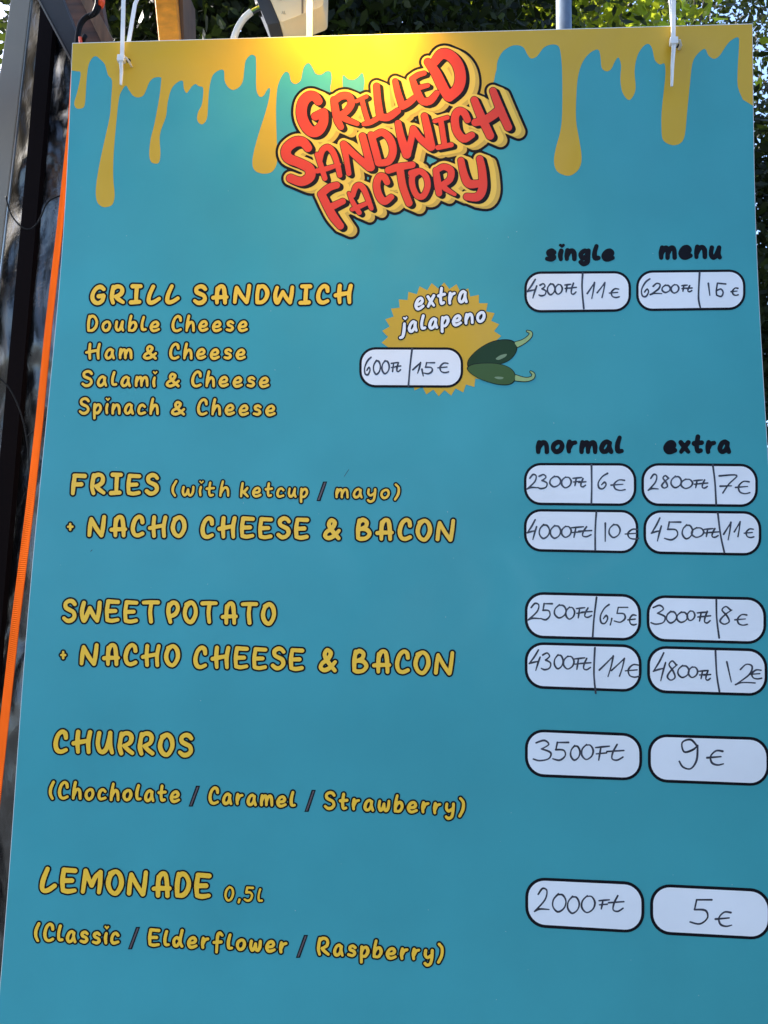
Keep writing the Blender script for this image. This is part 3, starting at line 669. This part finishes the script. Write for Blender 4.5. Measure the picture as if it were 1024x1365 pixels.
for nm, body, m_, sp, sr, hl in (
    ('printed_pepper', [(600,462),(608,430),(650,388),(710,354),(770,342),(815,348),(835,375),(828,408),(795,442),(740,462),(670,480),(620,490)], PEP1,
     [(824,368),(868,350),(900,325),(905,306),(888,298)], [16,11,9,7,4], [(735,432),(760,415),(788,410),(780,424),(750,438)]),
    ('printed_pepper', [(598,480),(625,462),(680,456),(740,458),(795,474),(824,502),(826,535),(800,556),(745,556),(672,536),(620,508)], PEP2,
     [(824,524),(878,534),(912,526),(918,508),(905,496)], [15,10,8,7,4], [(728,524),(745,520),(772,524),(765,532),(745,532)])):
    A2 = np.array([(ox+x/s, oy+y/s) for x, y in body]); seg = seg_of([tuple(p) for p in A2], .9, closed=True, n=6)
    lv = 3 if m_ is PEP1 else 6
    st = stemline(sp, sr, lv, nm, BLK, badge, .7)
    stemline(sp, sr, lv+1, 'pepper_stem', STEM, badge, -.3)
    c_ = A2.mean(0)
    blob([(c_[0]*1.0 + (x-c_[0])*1.02 - ox, 0) for x in []] or [((p[0]-ox)*s+(p[0]-c_[0])*s*.035, (p[1]-oy)*s+(p[1]-c_[1])*s*.06) for p in A2], lv+1, 'pepper_outline', BLK, badge)
    blob([((p[0]-ox)*s, (p[1]-oy)*s) for p in A2], lv+2, 'pepper_body', m_, badge)
    blob(hl, lv+3, 'pepper_shine', PEPH, badge)
for wd in (('extra', 550.8, 416.9, 625.4, 406, 30, 2.0), ('jalapeno', 530, 448.5, 649.2, 431.6, 27, 1.0)):
    segs = word(wd[0], *wd[1:6], 2.0, 1.7, arc=wd[6])
    D, a, b, h = field(segs, .5, 8)
    lt = fill(trace(D, a, b, h, 1.7), 5, 'badge_lettering', BLK, badge)
    fill(trace(D, a, b, h, 0), 6, 'badge_letter_fill', WHT, badge)
pbox(479, 462.8, 617.5, 516.6, .4, .4, 'price box 600Ft | 1,5€ over the jalapeno badge', c9,
     [('6',72,180,135,338),('0',155,210,220,335),('0',232,212,300,330),('F',318,228,375,310),('t',355,228,405,310),('1',515,228,585,325),(',',610,290,598,350),('5',610,228,712,330),('€',742,232,840,320)], [(508,105),(490,260),(475,440)])
for hx, hy in ((171.5, 81), (903, 61)):
    fill([[(hx+3.1*math.cos(a), hy+3.1*math.sin(a)) for a in np.linspace(0, 6.28, 18)[:-1]]], 2, 'punched_hole', BLK, board)
# small scuffs and specks on the vinyl
sp = []
for k in range(70):
    x, y = random.uniform(60, 990), random.uniform(250, 1340); r = random.uniform(.25, .55)
    sp.append([(x+r*math.cos(a), y+r*math.sin(a)) for a in np.linspace(0, 5.2, 6)])
fill(sp, 1, 'dust_specks', mat('dust', (.5, .52, .5), .8), board, kind='stuff')
fill(trace(*field(seg_of([(459,635),(465,626)], .35, n=1)+seg_of([(121,735),(123,733)], .4, n=1), .25, 3), 0), 1, 'scratch', INK, board, kind='stuff')

# ------------------------------------------------------------------ frame above the board, cable ties
beam = empty('timber_beam', (-.3, .03, ZO+.16), 'horizontal timber beam above the menu board carrying its cable ties', 'beam')
bm = bmesh.new(); box(bm, (.40, .035, ZO+.185), (1.6, .05, .07)); bevel(bm, .003)
part('timber', bm, WOODG, beam)
def tie(px_top, px_knob, py_knob, px_tail, py_tail, back, label, lit=False):
    root = empty('cable_tie', at(px_knob, py_knob, -.006), label, 'cable tie', 'white cable ties holding the board')
    P = at(px_top, 0, -.004); K = at(px_knob, py_knob, -.005); T = at(px_tail, py_tail, -.009)
    up = K+(P-K)*((ZO+.225-K.z)/(P.z-K.z)); up.y = -.006
    def strap(pts, w0, w1, th=.0013):
        bm = bmesh.new(); rows = []; n = len(pts)
        for i, p in enumerate(pts):
            p = Vector(p); t = (Vector(pts[min(i+1, n-1)])-Vector(pts[max(i-1, 0)])).normalized()
            sx = Vector((1, 0, 0)); nn = t.cross(sx).normalized(); w_ = w0+(w1-w0)*i/(n-1)
            # raised rims left and right, groove between, as on a moulded tie
            prof_ = [(-1, -1), (-1, 1), (-.6, 1), (-.5, .3), (.5, .3), (.6, 1), (1, 1), (1, -1)]
            rows.append([bm.verts.new(p+sx*a*w_/2+nn*b*th/2) for a, b in prof_])
        for i in range(n-1):
            for k in range(8): bm.faces.new((rows[i][k], rows[i][(k+1) % 8], rows[i+1][(k+1) % 8], rows[i+1][k]))
        bm.faces.new(rows[0]); bm.faces.new(rows[-1][::-1]); bmesh.ops.recalc_face_normals(bm, faces=bm.faces)
        return bm
    # the front strap rises to the beam, over it and down behind the board
    part('strap', strap([K, K.lerp(up, .5), up, (up.x+.002, .002, ZO+.2242), (up.x+.003, .03, ZO+.2245), (up.x+.005, .064, ZO+.2235)], .0042, .0042), NYL, root)
    B0 = at(back[0], 0, .009); B1 = at(back[1], 60, .009); dirn = (B1-B0).normalized()
    Bt = B0-dirn*((ZO+.222-B0.z)/(-dirn.z)) if abs(dirn.z) > .1 else B0
    Bb = Vector((B0.x+(B1.x-B0.x)*1.4, .0095, K.z+.003))
    part('back_strap', strap([(Bt.x, .066, ZO+.223), (Bt.x, .064, ZO+.15), (B0.x, .02, B0.z+.004), B1, Bb], .0042, .0042), NYL, root)
    bm = bmesh.new(); box(bm, K+Vector((0, -.0015, 0)), (.0078, .0055, .0075)); bevel(bm, .0009)
    part('lock_head', bm, NYL, root)
    part('tail', strap([K+Vector((0, -.003, 0)), K.lerp(T, .5), T], .0042, .0022), NYL, root)
    bm = bmesh.new(); tube(bm, [K+Vector((.002, -.002, 0)), K+Vector((.0055, -.0025, .0005)), K+Vector((.0075, .001, -.002)), (K.x+.0078, .0085, K.z-.003)], .0007, 8, 2.0)
    part('loop', bm, NYL, root, smooth=True)
tie(165.5, 162.8, 80, 161.4, 113, (174.5, 171), 'left white cable tie through the drip print near the board corner')
tie(897.5, 897.5, 57, 895.6, 115, (899.5, 898.5), 'right white cable tie hanging over the long right-hand drip')
# middle tie passes behind the board's top edge
root = empty('cable_tie', at(413, 60, .012), 'middle white cable tie running down behind the bright top edge', 'cable tie', 'white cable ties holding the board')
bm = bmesh.new(); a = at(412.7, 0, .011); b = at(412.3, 60, .011)
pts = [(a.x, .012, ZO+.2), tuple(a), tuple(b)]
tube(bm, pts, .0032, 12, .35); part('strap', bm, NYL, root, smooth=True)

# ------------------------------------------------------------------ left: stall wall with black film, frame, strap
Yw = .30
def quadprism(bm, pix, Y, d=.03):
    prism(bm, [at(x, y, Y) for x, y in pix], (0, d, 0))
wall = empty('stall_wall', at(40, 1365, Yw+.03), 'black crinkled plastic film stretched over the stall wall left of the board', 'wall')
def gridsheet(pix4, Y, nx, nz, bulge):
    bm = bmesh.new(); tl, tr, br, bl = [at(x, y, Y) for x, y in pix4]; rows = []
    for j in range(nz+1):
        v = j/nz; a = tl.lerp(bl, v); b = tr.lerp(br, v); r = []
        for i in range(nx+1):
            u = i/nx; p = a.lerp(b, u); p.y += bulge(u, v, p); r.append(bm.verts.new(p))
        rows.append(r)
    for j in range(nz):
        for i in range(nx): bm.faces.new((rows[j][i], rows[j+1][i], rows[j+1][i+1], rows[j][i+1]))
    return bm
def crk(u, v, p):
    return .006*math.sin(9*p.z+3*p.x)+.003*math.sin(23*p.z+14*p.x+1)+.0012*math.sin(61*p.z-40*p.x)
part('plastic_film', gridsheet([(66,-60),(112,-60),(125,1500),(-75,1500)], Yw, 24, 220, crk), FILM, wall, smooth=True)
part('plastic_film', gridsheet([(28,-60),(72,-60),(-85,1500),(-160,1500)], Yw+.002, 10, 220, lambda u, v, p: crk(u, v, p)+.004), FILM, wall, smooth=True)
# dark red-brown batten in the gap between the films
bm = bmesh.new(); quadprism(bm, [(60,-60),(79,-60),(-56,1500),(-80,1500)], Yw-.016, .012)
part('batten', bm, mat('dark_red_paint', (.003, .001, .001), .7, spec=.05), wall)
post = empty('metal_post', at(0, 340, Yw-.07), 'brushed aluminium post at the far left with open sky beside it', 'post')
bm = bmesh.new(); quadprism(bm, [(22.5,-60),(47,-60),(-113,1320),(-175,1320)], Yw-.014, .008); bevel(bm, .0015)
part('profile', bm, GREYP, post)
bm = bmesh.new(); quadprism(bm, [(47.6,-60),(49.2,-60),(-109,1320),(-111,1320)], Yw-.012, .004)
part('flange', bm, mat('bright_edge', (.6, .6, .58), .3, .9), post)
# slanted trim and timbers at the top left
tr_ = empty('roof_trim', at(70, -10, .22), 'dark grey metal trim slanting down to the board corner', 'trim')
bm = bmesh.new(); quadprism(bm, [(36,-30),(72,-30),(128,110),(112,110)], .21, .02); bevel(bm, .001); part('trim_bar', bm, GREYT, tr_)
bm = bmesh.new(); quadprism(bm, [(34.5,-30),(36.5,-30),(111.5,110),(109,110)], .207, .01); part('trim_edge', bm, mat('trim_edge', (.12, .11, .09), .5), tr_)
pl = empty('roof_board', at(120, -10, .3), 'dark brown painted roof board behind the black hook', 'board')
bm = bmesh.new(); quadprism(bm, [(66,-40),(128,-40),(150,90),(100,90)], .272, .015); part('plank', bm, WOODD, pl)
pw = empty('wooden_batten', at(130, -10, .27), 'weathered grey-brown wooden batten slanting behind the left cable tie', 'batten')
bm = bmesh.new(); quadprism(bm, [(92,-32),(106,-32),(168,85),(150,85)], .265, .02); bevel(bm, .001); part('plank', bm, WOODG, pw)
py_ = empty('upright_timber', at(225, -20, .05), 'rough pine upright coloured orange for the light of the lamp above the board', 'timber')
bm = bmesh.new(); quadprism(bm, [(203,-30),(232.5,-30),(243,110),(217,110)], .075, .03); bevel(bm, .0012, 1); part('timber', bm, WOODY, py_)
bm = bmesh.new(); quadprism(bm, [(233.5,-30),(243,-30),(247,110),(243.8,110)], .085, .05); part('shade_toned_side', bm, WOODG, py_)  # shaded side of the upright, its shade given by a darker wood colour
# orange strap
strap = empty('orange_strap', at(0, 1040, .16), 'long orange webbing strap running down beside the board edge', 'strap')
bm = bmesh.new(); rows = []
for j in range(121):
    f = j/120; py = 60+(1180-60)*f
    # edges of the webbing measured down its length
    xl = np.interp(py, [60,165,300,430,560,679,830,1000,1180], [97,90.5,76,60.6,47.5,34.0,14.8,-4.5,-24]); xr = np.interp(py, [60,165,300,430,560,679,830,1000,1180], [103,97.5,84,69.6,57.3,44.5,25.8,7.3,-12])
    a = at(xl, py, .172); b = at(xr, py, .152+.002*math.sin(f*9)); nn = Vector((0, .0014, 0))
    rows.append([bm.verts.new(a), bm.verts.new(b), bm.verts.new(b+nn), bm.verts.new(a+nn)])
for i in range(120):
    for k in range(4): bm.faces.new((rows[i][k], rows[i][(k+1) % 4], rows[i+1][(k+1) % 4], rows[i+1][k]))
bm.faces.new(rows[0]); bm.faces.new(rows[-1][::-1]); bmesh.ops.recalc_face_normals(bm, faces=bm.faces)
part('webbing', bm, ORNG, strap)
# black hook with orange sleeve
hook = empty('bungee_hook', at(135, 0, .2), 'black bungee hook with orange ferrule at the top left corner', 'hook')
bm = bmesh.new(); tube(bm, [at(*p) for p in catmull([(134,-12,.20),(132,8,.20),(126,18,.20),(114,24,.20),(106,36,.20),(103,58,.20),(104,80,.20)], n=6)], .0036, 12); part('hook_rod', bm, BLKP, hook, smooth=True)
bm = bmesh.new(); tube(bm, [at(*p) for p in catmull([(128,-10,.195),(129,4,.195),(125,16,.195),(120,22,.195)], n=6)], .0022, 10); part('hook_clip', bm, BLKP, hook, smooth=True)
bm = bmesh.new(); tube(bm, [at(135,-14,.2), at(135,2,.2), at(134,9,.2)], [.0048,.0052,.004], 14); part('ferrule', bm, ORP, hook, smooth=True)
bm = bmesh.new(); tube(bm, [at(107,50,.19), at(108.5,66,.19)], .0024, 10); part('cord', bm, ORP, hook, smooth=True)
bm = bmesh.new(); tube(bm, [at(114,47,.193), at(110,56,.193)], .003, 10); part('toggle', bm, BLKP, hook, smooth=True)
# thin black cables in front of the film
for pp, lb in (([(8,262),(14,284),(26,300),(38,306),(48,300),(55,288),(62,272),(72,264),(90,258)], 'upper thin black cable drooping across the black film'),
               ([(-6,500),(4,508),(14,520),(26,545),(34,575),(38,605),(40,640)], 'lower thin black cable curving in behind the orange strap')):
    t = empty('thin_cable', at(pp[0][0], pp[0][1], .24), lb, 'cable', 'thin black cables on the stall wall')
    bm = bmesh.new(); tube(bm, [at(x, y, .255) for x, y in catmull(pp, n=6)], .0011, 8); part('cable_run', bm, BLKP, t, smooth=True)
t = empty('thin_cable', at(38, 580, .24), 'short thin black wire branching to the board edge', 'cable', 'thin black cables on the stall wall')
bm = bmesh.new(); tube(bm, [at(x, y, .25) for x, y in catmull([(36,582),(48,572),(58,562),(68,545)], n=6)], .0008, 8); part('cable_run', bm, BLKP, t, smooth=True)

# ------------------------------------------------------------------ junction box, floodlight, pole
jb = empty('lamp_driver_box', at(395, 0, .05), 'cream and dark grey electrical box with open cable gland above the board', 'electrical box')
Yb = .045
def rounded(pix, r, n=4):
    out = []
    N = len(pix)
    for i in range(N):
        p = np.array(pix[i], float); a = np.array(pix[i-1], float)-p; b = np.array(pix[(i+1) % N], float)-p
        a = p+a/np.linalg.norm(a)*r; b = p+b/np.linalg.norm(b)*r
        for k in range(n+1):
            t = k/n; q = (1-t)**2*a+2*t*(1-t)*p+t*t*b; out.append(tuple(q))
    return out
bm = bmesh.new(); prism(bm, [at(x, y, Yb) for x, y in rounded([(348,-32),(374,30),(431,8),(432,-40)], 5)], (0, .035, 0)); part('lid', bm, PVCW, jb)
bm = bmesh.new(); prism(bm, [at(x, y, Yb+.006) for x, y in rounded([(330,-30),(356,33),(373,30),(350,-32)], 2)], (0, .04, 0)); part('housing', bm, GREYD, jb)
bm = bmesh.new(); prism(bm, [at(x, y, Yb-.0006) for x, y in [(402,-20),(404.5,-20),(404.5,17),(402,18)]], (0, .001, 0)); part('lid_groove', bm, mat('groove', (.20, .14, .09), .6), jb)
for (tx, ty) in ((378.2, 16.5), (373, -2)):
    sg = []
    q = 2.1
    for st in ([(-1.2,1),(-.6,-1),(0,1)], [(-1,.3),(-.2,.3)], [(.5,-1),(.5,1),(1.4,1)]):
        sg.append([at(tx+x*q, ty+y*q, Yb-.0008) for x, y in st])
    bm = bmesh.new()
    for st in sg: tube(bm, st, .00022, 4)
    part('moulded_mark', bm, mat('mark', (.25, .2, .14), .6), jb, kind='stuff')
bm = bmesh.new(); tube(bm, [at(354, 10, Yb+.02), at(343, 13, Yb+.02)], [.0085, .0075], 14); part('cable_gland', bm, BLKP, jb, smooth=True)
for (dx, cc, nm) in ((-2.6, (.75, .6, .02), 'yellow'), (0, (.12, .22, .03), 'green'), (2.6, (.02, .02, .02), 'black')):
    bm = bmesh.new(); tube(bm, [at(x, y, Yb+.008) for x, y in catmull([(352,9+dx*.8),(343,12+dx*.9),(336,16+dx),(331,20+dx)], n=5)], .0011, 8); part('wire', bm, mat(nm+'_wire', cc, .4), jb, smooth=True)
bm = bmesh.new(); tube(bm, [at(x, y, Yb+.008) for x, y in catmull([(335,16),(326,24),(319,34),(314,45),(310,60),(308,90)], n=6)], .0037, 14); part('white_cable', bm, CABW, jb, smooth=True)
pole = empty('galvanised_pole', (0, 0, 0), 'blue-grey galvanised steel pole standing behind the board', 'pole')
p0 = at(751.5, 0, .42); pole.location = (p0.x, .42, 0)
bm = bmesh.new(); tube(bm, [(p0.x, .42, 0), (p0.x, .42, 3.2)], .0122, 24); part('tube', bm, ZINC, pole, smooth=True)
bm = bmesh.new(); tube(bm, [(p0.x, .42, 0), (p0.x, .42, .012)], .05, 24); part('foot_plate', bm, ZINC, pole)

LX = at(482, 0, -.02).x
fl = empty('floodlight', (LX, -.03, ZO+.13), 'small warm floodlight fixed to the beam above the logo', 'floodlight')
bm = bmesh.new(); box(bm, (LX, -.040, ZO+.096), (.11, .06, .03)); bevel(bm, .003); part('body', bm, GREYD, fl)
bm = bmesh.new(); box(bm, (LX, -.001, ZO+.150), (.02, .018, .09)); part('bracket', bm, GREYD, fl)
LM = bpy.data.materials.new('lamp_glass'); LM.use_nodes = True
lb_ = LM.node_tree.nodes['Principled BSDF']; lb_.inputs['Emission Color'].default_value = (1, .72, .34, 1); lb_.inputs['Emission Strength'].default_value = 12
bm = bmesh.new(); box(bm, (LX, -.034, ZO+.0798), (.05, .04, .002)); part('lens', bm, LM, fl)
al = bpy.data.lights.new('floodlight_beam', 'SPOT'); al.energy = 2.1; al.color = (1, .58, .03); al.spot_size = math.radians(140); al.spot_blend = .85; al.shadow_soft_size = .012
ao = bpy.data.objects.new('floodlight_beam', al); COL.objects.link(ao); ao.parent = fl
ao.location = (0, -.002, -.056)
ao.rotation_euler = Vector((.22, -.12, 1)).to_track_quat('Z', 'Y').to_euler()

# ------------------------------------------------------------------ trees
def tree(name, base, crown_c, crown_r, nclump, nleaf, lsize, mt, label, spread=.35, limbs=7):
    root = empty(name, (base[0], base[1], 0), label, 'tree')
    bm = bmesh.new(); c = Vector(crown_c)
    top = Vector((c.x, c.y, c.z))
    b0 = Vector((base[0], base[1], 0))
    pts = [b0, b0.lerp(top, .3)+Vector((.08, .05, 0)), b0.lerp(top, .65)+Vector((-.1, 0, 0)), top]
    tube(bm, pts, [.2, .15, .11, .04], 12); part('trunk', bm, BARK, root, smooth=True)
    # clumps through the crown's volume
    u = rng.normal(size=(nclump, 3)); u /= np.linalg.norm(u, axis=1)[:, None]
    rad = rng.uniform(.25, 1, nclump)**(1/2.2)
    cl = np.array(crown_c)+u*rad[:, None]*np.array(crown_r)
    for k in range(limbs):
        e = Vector(cl[k]); s_ = b0.lerp(top, .5+.4*random.random())
        bm = bmesh.new(); mid = s_.lerp(e, .5)+Vector((0, 0, .12))
        tube(bm, [s_, mid, e], [.06, .035, .012], 8); part('limb', bm, BARK, root, smooth=True)
    per = nleaf//nclump
    C = np.repeat(cl, per, 0)+rng.normal(size=(nclump*per, 3))*spread*np.array([1, 1, .75])
    n = len(C)
    d = rng.normal(size=(n, 3)); d[:, 2] -= .35; d /= np.linalg.norm(d, axis=1)[:, None]
    e = np.cross(d, rng.normal(size=(n, 3))); e /= np.linalg.norm(e, axis=1)[:, None]
    L = lsize*rng.uniform(.7, 1.3, n)[:, None]
    nn = np.cross(d, e)
    V = np.empty((n, 6, 3)); V[:, 0] = C; V[:, 1] = C+d*L*.35+e*L*.24; V[:, 2] = C+d*L*.35-e*L*.24
    V[:, 1] += nn*L*.07; V[:, 2] += nn*L*.07
    V[:, 3] = C+d*L*.75+e*L*.15+nn*L*.03; V[:, 4] = C+d*L*.75-e*L*.15+nn*L*.03; V[:, 5] = C+d*L
    V = V.reshape(-1, 3)-np.array([base[0], base[1], 0])
    base_i = (np.arange(n)*6)[:, None]
    F = np.concatenate([base_i+np.array([[0, 1, 2]]), base_i+np.array([[3, 5, 4]])], 0)
    Q = base_i+np.array([[1, 3, 4, 2]])
    me = bpy.data.meshes.new('crown'); nv = len(V); nf = len(F)+len(Q)
    me.vertices.add(nv); me.vertices.foreach_set('co', V.ravel())
    me.loops.add(len(F)*3+len(Q)*4); me.loops.foreach_set('vertex_index', np.concatenate([F.ravel(), Q.ravel()]).astype(np.int32))
    me.polygons.add(nf)
    st = np.concatenate([np.arange(len(F))*3, len(F)*3+np.arange(len(Q))*4]).astype(np.int32)
    me.polygons.foreach_set('loop_start', st); me.update(calc_edges=True); me.validate()
    put('crown', me, mt, root)
    return root
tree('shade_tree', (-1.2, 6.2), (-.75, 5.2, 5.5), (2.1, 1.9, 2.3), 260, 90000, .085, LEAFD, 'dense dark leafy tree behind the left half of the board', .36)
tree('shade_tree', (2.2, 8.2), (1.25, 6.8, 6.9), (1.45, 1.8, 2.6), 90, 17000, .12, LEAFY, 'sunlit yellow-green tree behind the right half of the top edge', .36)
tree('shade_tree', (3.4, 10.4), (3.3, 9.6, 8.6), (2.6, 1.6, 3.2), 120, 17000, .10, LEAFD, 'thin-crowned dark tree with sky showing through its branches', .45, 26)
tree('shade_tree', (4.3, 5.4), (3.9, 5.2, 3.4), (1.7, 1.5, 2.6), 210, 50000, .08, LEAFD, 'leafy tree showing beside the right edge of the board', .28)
tree('shade_tree', (-3.4, -7.4), (-3.0, -6.6, 7.6), (2.8, 2.2, 2.2), 150, 26000, .12, LEAFD, 'unseen tall tree added behind the viewer on the left to darken the film reflections', .4)  # out-of-view tree added to darken what the black film reflects
tree('added_shade_shrub', (2.5, -1.3), (2.3, -1.2, 1.5), (.9, 1.2, 1.5), 120, 24000, .075, LEAFD, 'unseen dense shrub added beside the viewer on the right to darken the board', .25)  # out-of-view shrub added to dim the right side of the board
